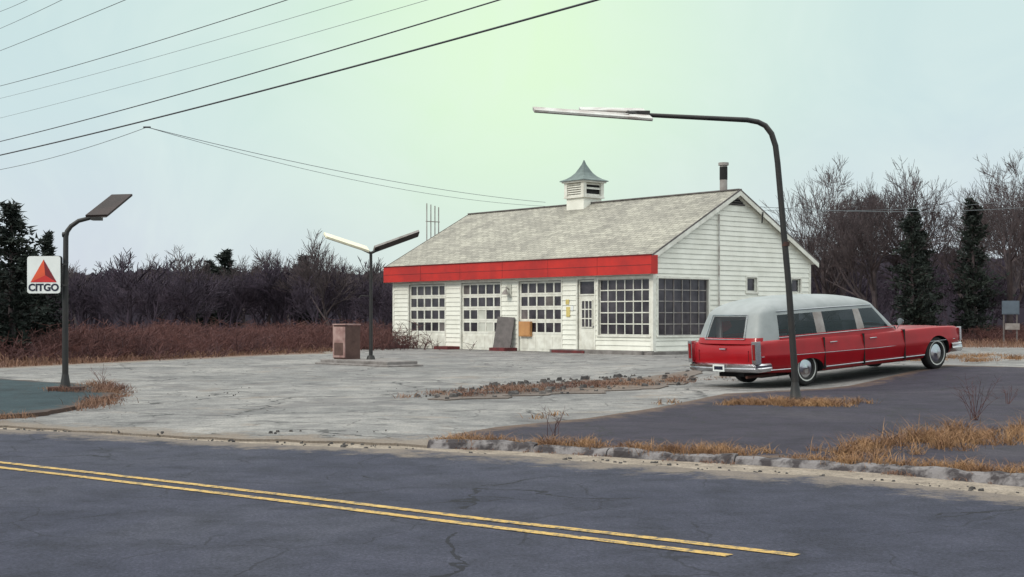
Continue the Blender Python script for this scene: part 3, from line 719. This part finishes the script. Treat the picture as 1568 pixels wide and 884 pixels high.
for z,xr,xf,w in Lv:
    tt=min(1,(z-.93)/(1.5-.93))
    xs=[lerp(a,b,tt) for a,b in zip(base,top)]
    if xr is not None: xs=[xr+(x-top[0])/(top[-1]-top[0])*(xf-xr) for x in top]
    fb=lerp(.30,.16,tt)*(w/.8 if z>1.5 else 1); rb=.14*(w/.8 if z>1.5 else 1)
    n_=len(xs); ww=[w*(1-.06*(abs(2*(i/(n_-1))-1)**4)) for i in range(n_)]
    ring=[(x,-a,z) for x,a in zip(xs,ww)]+[(xs[-1]+fb*(1-abs(f)**2.5*.96),f*w*.94,z) for f in ff]+[(x,a,z) for x,a in list(zip(xs,ww))[::-1]]+[(xs[0]-rb*(1-abs(f)**3*.8)-.02,f*w*.94,z) for f in rr]
    ring=[(x,y,crown(x,zz)) for x,y,zz in ring]
    rings.append(ring)
n=len(rings[0])
for r in rings: m.v+=r
for i in range(len(rings)-1):
    for j in range(n):
        k='roofg'
        win=i in (1,2)
        js=j if j<=9 else (25-j if 16<=j<=25 else None)
        if js is not None:
            if i==0: k='roofg' if js==0 else 'carred'
            if win and js in (1,2,4,5,7,8): k='cglass'
            elif win and js in (3,6): k='panelg'
        elif win and j in (11,12,13,14,28,29): k='cglass'
        elif i==0: k='carred'
        if 26<=j and i==0: k='carred'
        m.f.append((i*n+j,i*n+(j+1)%n,(i+1)*n+(j+1)%n,(i+1)*n+j)); m.m.append(m.mi(k))
e=(len(rings)-1)*n; m.f.append(tuple(e+j for j in range(n))); m.m.append(m.mi('roofg'))
gh=m.build('greenhouse',car,60); ss=gh.modifiers.new('s','SUBSURF'); ss.levels=1; ss.render_levels=2
m=MB()
for sy in (-1,1):
    r=[(p[0],p[1]*1.008,p[2]-.012) for p in (rings[4][1:10] if sy<0 else rings[4][17:26])]
    m.tube(r,.010,'chrome',6)
    r=[(p[0],p[1]*1.003,1.02) for p in (rings[1][1:11] if sy<0 else rings[1][16:26])]
    m.tube(r,.009,'chrome',6)
    m.tube([(.25,sy*.985,.40),(.92,sy*.982,.385)],.014,'chrome',6); m.tube([(1.9,sy*.972,.345),(5.1,sy*.972,.345)],.014,'chrome',6)
    m.tube([(.05,sy*.955,.675),(1.2,sy*1.001,.65),(3.5,sy*1.001,.615),(6.2,sy*.967,.63)],.006,'chrome',6)
    for hx in (2.05,3.3): m.tube([(hx,sy*.975,.835),(hx+.03,sy*1.005,.84),(hx+.18,sy*1.005,.84),(hx+.21,sy*.975,.835)],.011,'chrome',6)
rw=[rings[1][28],rings[3][28],rings[3][29],rings[3][30],rings[1][30],rings[1][29],rings[1][28]]
m.tube([(p[0]-.004,p[1],p[2]) for p in rw],.010,'chrome',6)
m.build('chrome_trim',car,60)
m=MB()
for sy in (-1,1):
    for sx in (1.86,3.09,4.42): m.box(sx-.005,sx+.005,sy*.90,sy*1.0025,.30,.95,'dark')
m.box(-.056,-.02,-.70,-.694,.58,.80,'dark'); m.box(-.056,-.02,.694,.70,.58,.80,'dark')
m.build('door_gaps',car)
bb('front_seat',2.75,3.25,-.72,.72,.75,1.22,'seat',.05); bb('rear_seat',1.75,2.0,-.6,-.05,.8,1.12,'seat',.05); bb('dashboard',4.0,4.4,-.8,.8,.9,1.03,'seat',.04)
bb('interior_floor',.15,4.3,-.86,.86,.93,.965,'seat',.0)
m=MB()
for t in range(16):
    a,b=2*math.pi*t/16,2*math.pi*(t+1)/16
    m.tube([(3.75+.06*math.sin(a),.4+.19*math.cos(a),1.14+.19*math.sin(a)),(3.75+.06*math.sin(b),.4+.19*math.cos(b),1.14+.19*math.sin(b))],.012,'dark',5,False)
m.build('steering_wheel',car)
m=MB()
for y0,y1 in ((-.60,-.46),(.46,.60)): m.box(.36,.40,y0,y1,1.0,1.44,'curtain')
m.box(.55,1.7,.74,.76,1.34,1.45,'curtain'); m.build('curtains',car)
m=MB()
def bumper(m,xe,d,z0,z1,wrap):
    P_=[(xe-d*wrap,-.985),(xe-d*.12,-.995),(xe+d*.0,-.93),(xe+d*.06,-.6),(xe+d*.08,0),(xe+d*.06,.6),(xe+d*.0,.93),(xe-d*.12,.995),(xe-d*wrap,.985)]
    zs=[(z0,-.05),(z0+.03,0),(lerp(z0,z1,.45),.02),(lerp(z0,z1,.55),-.005),(z1-.03,.0),(z1,-.05)]
    b=len(m.v)
    for z,o in zs:
        for i,(x,y) in enumerate(P_):
            s=o*(1 if 1<i<7 else 0); m.v.append((x+d*s,y*(1+ (o*.8 if i in(0,1,7,8) else 0)),z))
    k=len(P_); mi=m.mi('chrome')
    for i in range(len(zs)-1):
        for j in range(k-1): m.f.append((b+i*k+j,b+i*k+j+1,b+(i+1)*k+j+1,b+(i+1)*k+j)); m.m.append(mi)
    m.quad([m.v[b+5*k+j] for j in range(k)],'chrome')
bumper(m,-.10,-1,.37,.54,.40); bumper(m,6.50,1,.34,.55,.42)
m.build('bumpers',car,40)
for sy in (-1,1):
    m=MB(); m.box(-.115,.03,sy*.85,sy*.965,.54,.985,'chrome'); m.box(-.125,-.116,sy*.875,sy*.94,.62,.93,'lens'); m.build('tail_light',car,bevel=.018)
    m=MB(); m.box(6.40,6.47,sy*.86,sy*.95,.58,.88,'chrome'); 
    for yy in (.82,.62): m.tube([(6.42,sy*yy,.72),(6.475,sy*yy,.72)],[.10,.085],'ww',16)
    m.build('headlights',car,bevel=.01)
m=MB(); m.box(6.42,6.455,-.5,.5,.56,.80,'chrome')
for i in range(9): m.box(6.455,6.465,-.48+i*.115,-.47+i*.115,.57,.79,'dark')
m.build('grille',car)
m=MB(); m.box(-.205,-.192,-.16,.16,.385,.525,'signw'); m.box(-.208,-.206,-.12,.12,.42,.49,'navy'); m.build('number_plate',car)
m=MB(); m.tube([(-.03,-.08,.84),(-.07,-.08,.83),(-.07,.08,.83),(-.03,.08,.84)],.012,'chrome',6); m.build('tailgate_handle',car)
for sy in (-1,1):
    m=MB(); m.tube([(4.25,sy*.93,.98),(4.25,sy*1.02,1.10)],.010,'chrome',6); m.tube([(4.27,sy*1.05,1.13),(4.22,sy*1.05,1.13)],[.05,.078],'chrome',14); m.build('door_mirror',car,50)
m=MB(); m.box(-.0,1.0,-.5,-.35,.28,.36,'dark'); m.box(.4,6.0,-.6,.6,.22,.30,'dark'); m.tube([(-.05,-.62,.27),(.8,-.6,.27)],.03,'rust',8); m.tube([(1.41,-.8,.36),(1.41,.8,.36)],.05,'dark',8); m.build('underbody',car)
def wheel(x,y,sy):
    m=MB()
    prof=[(.0,.085,'chrome'),(.05,.083,'chrome'),(.07,.07,'chrome'),(.13,.075,'chrome'),(.175,.062,'chrome'),(.195,.06,'chrome'),(.20,.075,'tire'),(.235,.092,'tire'),(.245,.095,'ww'),(.27,.097,'ww'),(.275,.097,'tire'),(.33,.088,'tire'),(.352,.07,'tire'),(.36,.04,'tire'),(.36,-.09,'tire'),(.2,-.1,'tire')]
    k=32
    for r,o,_ in prof:
        for j in range(k): t=2*math.pi*j/k; m.v.append((max(r,.001)*math.cos(t),sy*o,max(r,.001)*math.sin(t)))
    for i in range(len(prof)-1):
        a,b=prof[i][2],prof[i+1][2]; mi=m.mi(a if a==b else 'tire')
        for j in range(k): m.f.append((i*k+j,i*k+(j+1)%k,(i+1)*k+(j+1)%k,(i+1)*k+j)); m.m.append(mi)
    o=m.build('wheel',car,45); o.location=(x,y,.355)
for x,yy in ((1.41,.80),(5.59,.84)):
    for sy in (-1,1): wheel(x,sy*yy,sy)
pit=math.atan2(.245,4.18)
rot=Matrix.Rotation(math.radians(36),4,'Z')@Matrix.Rotation(-pit,4,'Y')
car.matrix_world=Matrix.Translation((4.352,27.81,.03-1.41*math.sin(pit)))@rot
# ------------------------------------------------------------------ trees
def rotdir(d,ang,rng):
    a=Vector((rng.gauss(0,1),rng.gauss(0,1),rng.gauss(0,1))); a=(a-d*a.dot(d)).normalized(); return (d*math.cos(ang)+a*math.sin(ang)).normalized()
def bare(seed,h,levels,kids,mat,r0,twig=.012,trunkfrac=.45,spread=(.35,.85),up=.12):
    rng=random.Random(seed); m=MB()
    def grow(p,d,L,r,lev):
        ns=4 if lev<2 else 2; pts=[p]; q=p.copy(); dd=d.copy()
        for i in range(ns):
            dd=(dd+Vector((rng.gauss(0,.10),rng.gauss(0,.10),rng.gauss(0,.06)+up*(.5 if lev>0 else 0)))).normalized(); q=q+dd*(L/ns); pts.append(q.copy())
        r1=max(twig*.6,r*.45); rad=[max(twig*.6,lerp(r,r1,i/ns)) for i in range(ns+1)]
        m.tube(pts,rad,mat,5 if lev<2 else 3,False)
        if lev>=levels: return
        k=kids[lev]
        for i in range(k):
            t=rng.uniform(.35 if lev else .3,1.0) if i else 1.0
            f=t*ns; a=min(int(f),ns-1); pp=pts[a].lerp(pts[a+1],f-a)
            nd=rotdir(dd,rng.uniform(*spread)*(1 if i else .4),rng); 
            if nd.z<-.1: nd.z*=-.3; nd.normalize()
            grow(pp,nd,L*rng.uniform(.55,.82)*(1 if lev else 1.05)*(1.15-.35*t),max(twig,lerp(r,r1,t)*.62),lev+1)
    grow(Vector((0,0,-.1)),Vector((rng.gauss(0,.05),rng.gauss(0,.05),1)).normalized(),h*trunkfrac,r0,0)
    zmax=max(v[2] for v in m.v); s=h/zmax; m.v=[(x*s,y*s,z*s) for x,y,z in m.v]
    return m.build('bare_tree_mesh',link=False)
def pine(seed,h,wid,gap=.0):
    rng=random.Random(seed); m=MB(); m.tube([(0,0,-.1),(0,0,h*.5),(0,0,h*.97)],[.14*h/6,.09*h/6,.02],'bark',7)
    z=h*.10; mi=m.mi('needle')
    while z<h*.98:
        t=(z/h); R=wid*(1-t)**.75*rng.uniform(.6,1.15)*(1.0 if t>.2 else .8)+.12
        for b in range(rng.randint(4,6)):
            a=rng.random()*6.283; L=R*rng.uniform(.5,1.2); dz=L*rng.uniform(.0,.35); p0=Vector((0,0,z)); p1=p0+Vector((math.cos(a)*L,math.sin(a)*L,dz))
            m.tube([p0,p1],[.03,.01],'bark',3,False)
            for c in range(int(18+L*30)):
                s=rng.uniform(.2,1.05); q=p0.lerp(p1,s)+Vector((rng.gauss(0,.13*L+.04),rng.gauss(0,.13*L+.04),rng.gauss(0,.07)))
                d=Vector((math.cos(a)+rng.gauss(0,.8),math.sin(a)+rng.gauss(0,.8),rng.gauss(.3,.5))).normalized(); l=rng.uniform(.12,.30); sd_=rotdir(d,1.57,rng)*rng.uniform(.03,.07)
                bb_=len(m.v); m.v+=[tuple(q-sd_),tuple(q+sd_),tuple(q+d*l)]; m.f.append((bb_,bb_+1,bb_+2)); m.m.append(mi)
        z+=h*rng.uniform(.02,.045)
    return m.build('pine_mesh',link=False)
def place(name,me,x,y,s=1,rz=None,parent=None,sx=1):
    o=bpy.data.objects.new(name,me); COL.objects.link(o); o.location=(x,y,H(x,y)-.05); o.rotation_euler=(0,0,rnd.random()*6.28 if rz is None else rz); o.scale=(s*sx,s*sx,s)
    if parent: o.parent=parent
    return o
def at(name,me,mh,u,vtop,Y,sx=1,rz=None,parent=None):
    h=CH+(HY-vtop)*Y/F; return place(name,me,(u-CX)*Y/F,Y,h/mh,rz,parent,sx)
BT=[bare(s,12,5,[7,6,5,4,4],'bark',.24,.011,.36) for s in (11,23,37)]
for i,(u,v,Y,sx) in enumerate([(1262,234,88,.85),(1345,262,84,.95),(1432,250,88,.95),(1545,216,82,.85),(1500,275,95,1),(1215,325,98,.8),(1590,250,90,.9),(1300,292,100,.9)]):
    at('bare_tree',BT[i%3],12,u,v,Y,sx)
MT=[bare(s,8,4,[7,6,5,4],'bark',.11,.014,.34) for s in (5,8)]
for i,(u,v,Y,sx) in enumerate([(298,374,105,1),(412,376,100,1.1),(508,348,92,.9),(555,392,100,1),(255,386,120,1),(440,396,110,1),(585,402,98,1),(120,395,110,1),(380,388,104,1),(530,375,96,.9)]):
    at('bare_tree',MT[i%2],8,u,v,Y,sx)
PN=[pine(3,6,1.5),pine(9,6,1.3)]
at('pine_tree',PN[0],6,18,304,45,1.1); at('pine_tree',PN[1],6,72,352,50,.8); at('pine_tree',PN[1],6,-22,325,47,1.2); at('pine_tree',PN[0],6,40,385,49,1.3)
at('pine_tree',PN[1],6,345,381,112,1.3); at('pine_tree',PN[0],6,466,388,115,1.3); at('pine_tree',PN[0],6,320,396,118,1.0)
at('pine_tree',PN[0],6,1397,314,78,.8); at('pine_tree',PN[1],6,1490,302,80,.8); at('pine_tree',PN[1],6,1412,350,82,.9)
WD=[bare(s,8,4,[6,5,4,3],'woods',.12,.024,.35) for s in (101,102,103,104)]
wood=empty('distant_woods')
for i in range(240):
    u=rnd.uniform(-140,640); Y=rnd.uniform(85,155); v=rnd.gauss(420,11)+(10 if u>560 else 0)-(6 if 280<u<540 else 0)+10*mnoise.noise(Vector((u*.02,0,0)))
    at('tree',WD[i%4],8,u,v,Y,rnd.uniform(.9,1.4),parent=wood)
for i in range(105):
    u=rnd.uniform(1190,1720); Y=rnd.uniform(98,150); v=rnd.gauss(400,18)
    at('tree',WD[i%4],8,u,v,Y,rnd.uniform(.8,1.2),parent=wood)
for i in range(14):
    u=rnd.uniform(640,1180); at('tree',WD[i%4],8,u,430,rnd.uniform(120,160),1,parent=wood)
def shrub(seed):
    rng=random.Random(seed); m=MB()
    for _ in range(55):
        x,y=rng.gauss(0,1.0),rng.gauss(0,.9); h=rng.uniform(.5,1.15)*math.exp(-(x*x+y*y)*.12); p=Vector((x,y,-.05)); q=p+Vector((rng.gauss(0,.25),rng.gauss(0,.25),h)); mm=p.lerp(q,.5)+Vector((rng.gauss(0,.06),rng.gauss(0,.06),0))
        m.tube([p,mm,q],[.012,.010,.006],'brush',3,False)
        for _ in range(6):
            t=rng.uniform(.3,1); a=p.lerp(q,t); m.tube([a,a+Vector((rng.gauss(0,.2),rng.gauss(0,.2),rng.uniform(.05,.25)))],[.008,.005],'brush',3,False)
    return m.build('brush_mesh',link=False)
SH=[shrub(i) for i in (1,2,3)]
br=empty('brush')
for i in range(320):
    u=rnd.uniform(-60,600); Ye=(CH*F/(562-HY-22*min(1,max(0,(u)/500)))); Y=Ye*1.05+abs(rnd.gauss(0,13))+1.5
    place('shrub',SH[i%3],(u-CX)*Y/F,Y,rnd.uniform(.45,.95)*(1+.35*mnoise.noise(Vector((u*.03,Y*.1,1))))*(1+.012*(Y-Ye)),parent=br,sx=1.2)
for i in range(90):
    Y=rnd.uniform(78,98); u=rnd.uniform(1230,1700); place('shrub',SH[i%3],(u-CX)*Y/F,Y,rnd.uniform(.6,1.1),parent=br,sx=1.3)
m=MB(); mi=m.mi('hill'); K=900; R=175
for i in range(K+1):
    a=math.radians(-55+110*i/K); x,y=R*math.sin(a),R*math.cos(a); u=CX+F*math.tan(a) if abs(a)<1 else 0
    hh=7.1+2.0*sst(1000,1300,u)+.9*mnoise.noise(Vector((i*.05,0,0)))+1.1*mnoise.noise(Vector((i*.6,2,0)))*rnd.uniform(.4,1)
    m.v+=[(x*.965,y*.965,-.2),(x*.975,y*.975,hh*.45),(x,y,hh),(x*1.3,y*1.3,hh*.8),(x*1.8,y*1.8,-1)]
for i in range(K):
    for j in range(4): m.f.append((i*5+j,(i+1)*5+j,(i+1)*5+j+1,i*5+j+1)); m.m.append(mi)
m.build('distant_hill')

# ------------------------------------------------------------------ power lines
m=MB()
def wire(a,b,r,k='wire',sag=.25,ext=(.9,.8)):
    a=P(*a);b=P(*b); A=a+(a-b)*ext[0]; B=b+(b-a)*ext[1]; pts=[]
    for i in range(41):
        t=i/40; p=A.lerp(B,t); s0=ext[0]/(1+sum(ext)); s1=(1+ext[0])/(1+sum(ext))
        p.z+=sag*((t-s0)*(t-s1))*4; pts.append(p)
    m.tube(pts,r,k,5,False)
wire((0,238,47),(915,0,24),.022,sag=.7); wire((0,217,48),(765,0,25),.015,sag=.7)
wire((0,181,52),(655,0,28),.006,'wire2',.5); wire((0,151,52),(560,-6,28),.006,'wire2',.5)
wire((0,132,50),(440,0,29),.010,sag=.5); wire((0,78,52),(192,0,36),.009,sag=.1); wire((0,44,54),(95,0,40),.008,sag=.1); wire((0,18,54),(42,0,46),.008,sag=.1)
def seg(a,b,r,k='wire2',sag=.5):
    a=P(*a);b=P(*b); m.tube([a.lerp(b,i/20)-Vector((0,0,sag*4*(i/20)*(1-i/20))) for i in range(21)],r,k,5,False)
J=(225,195,38.2)
seg(J,(835,310,61),.010,sag=.28); seg(J,(835,316,61),.008,sag=.42); seg((0,260,42),J,.009,sag=.1)
m.tube([P(220,195,38.25),P(230,195,38.1)],.025,'wire',6)
seg((1150,316,57),(1800,290,70),.012,sag=.6); seg((1150,322,57),(1800,268,70),.008,sag=.6)
m.build('power_lines')
rb=empty('roadside_sign',((1547-CX)*76/F,76,H((1547-CX)*76/F,76)))
m=MB(); m.box(-.40,-.33,-.03,.03,0,2.3,'greyb'); m.box(.33,.40,-.03,.03,0,2.3,'greyb'); m.box(-.48,.48,-.07,-.032,1.6,2.35,'blueg'); m.box(-.43,.43,-.08,-.071,1.65,2.3,'blueg'); m.box(-.3,.5,-.06,-.032,.75,1.10,'panelg'); m.build('board_and_posts',rb)

# ------------------------------------------------------------------ sky, sun, camera
w=bpy.data.worlds.new('World'); scene.world=w; w.use_nodes=True; nt=w.node_tree; bg=nt.nodes['Background']; bg.inputs[1].default_value=.1
sundir=Vector((-.62,-.50,.62)).normalized()
sky=N(nt,'ShaderNodeTexSky',sky_type='NISHITA'); sky.sun_disc=False; sky.sun_elevation=math.asin(sundir.z); sky.sun_rotation=math.atan2(sundir.x,sundir.y); sky.dust_density=4
tc=N(nt,'ShaderNodeTexCoord').outputs['Generated']
nrm=N(nt,'ShaderNodeVectorMath',operation='NORMALIZE'); nt.links.new(tc,nrm.inputs[0]); dirv=nrm.outputs[0]
sp=N(nt,'ShaderNodeSeparateXYZ'); nt.links.new(dirv,sp.inputs[0]); z=sp.outputs['Z']
cl=noise(nt,2.2,3,.6,dirv,.6); cl2=noise(nt,7,4,.65,dirv,.8)
zz=mathn(nt,'ADD',z,mathn(nt,'MULTIPLY',mathn(nt,'SUBTRACT',cl,.5),.10))
c=ramp(nt,zz,[(0.0,(.65,.69,.78)),(.06,(.65,.73,.80)),(.14,(.62,.765,.79)),(.26,(.60,.775,.765)),(.55,(.88,.92,.90)),(1,(1,1,.97))])
def glow(u,v,pw):
    g=Vector(((u-CX)/F,1,(HY-v)/F)).normalized(); dp=N(nt,'ShaderNodeVectorMath',operation='DOT_PRODUCT'); nt.links.new(dirv,dp.inputs[0]); dp.inputs[1].default_value=g
    return mathn(nt,'POWER',mathn(nt,'MAXIMUM',dp.outputs['Value'],0),pw)
c=mix(nt,mathn(nt,'MULTIPLY',glow(790,60,75),.9),c,(.78,1.0,.68))
c=mix(nt,ramp(nt,cl2,[(.42,(0,0,0)),(.72,(.35,.35,.35))]),c,(.80,.92,.86))
br_=N(nt,'ShaderNodeMapRange'); nt.links.new(z,br_.inputs[0]); br_.inputs[1].default_value=.25; br_.inputs[2].default_value=.9; br_.inputs[3].default_value=9.8; br_.inputs[4].default_value=20.5
s1=N(nt,'ShaderNodeVectorMath',operation='SCALE'); nt.links.new(c,s1.inputs[0]); nt.links.new(br_.outputs[0],s1.inputs['Scale'])
s2=N(nt,'ShaderNodeVectorMath',operation='SCALE'); nt.links.new(sky.outputs[0],s2.inputs[0]); s2.inputs['Scale'].default_value=.05
ad=N(nt,'ShaderNodeVectorMath',operation='ADD'); nt.links.new(s1.outputs[0],ad.inputs[0]); nt.links.new(s2.outputs[0],ad.inputs[1])
nt.links.new(ad.outputs[0],bg.inputs[0])
sl_=bpy.data.lights.new('sun','SUN'); sl_.energy=1.5; sl_.angle=math.radians(12); sl_.color=(1,.94,.82)
so=bpy.data.objects.new('sun',sl_); COL.objects.link(so); so.rotation_euler=sundir.to_track_quat('Z','Y').to_euler(); so.location=(-20,-20,30)
cam=bpy.data.cameras.new('camera'); cam.lens=F/1568*36; cam.sensor_width=36; cam.shift_y=45/1568; cam.clip_end=5000; cam.clip_start=.1
co=bpy.data.objects.new('camera',cam); COL.objects.link(co); co.location=(0,0,CH); co.rotation_euler=(math.pi/2,0,0); scene.camera=co
scene.view_settings.view_transform='Standard'; scene.view_settings.look='None'; scene.view_settings.exposure=0
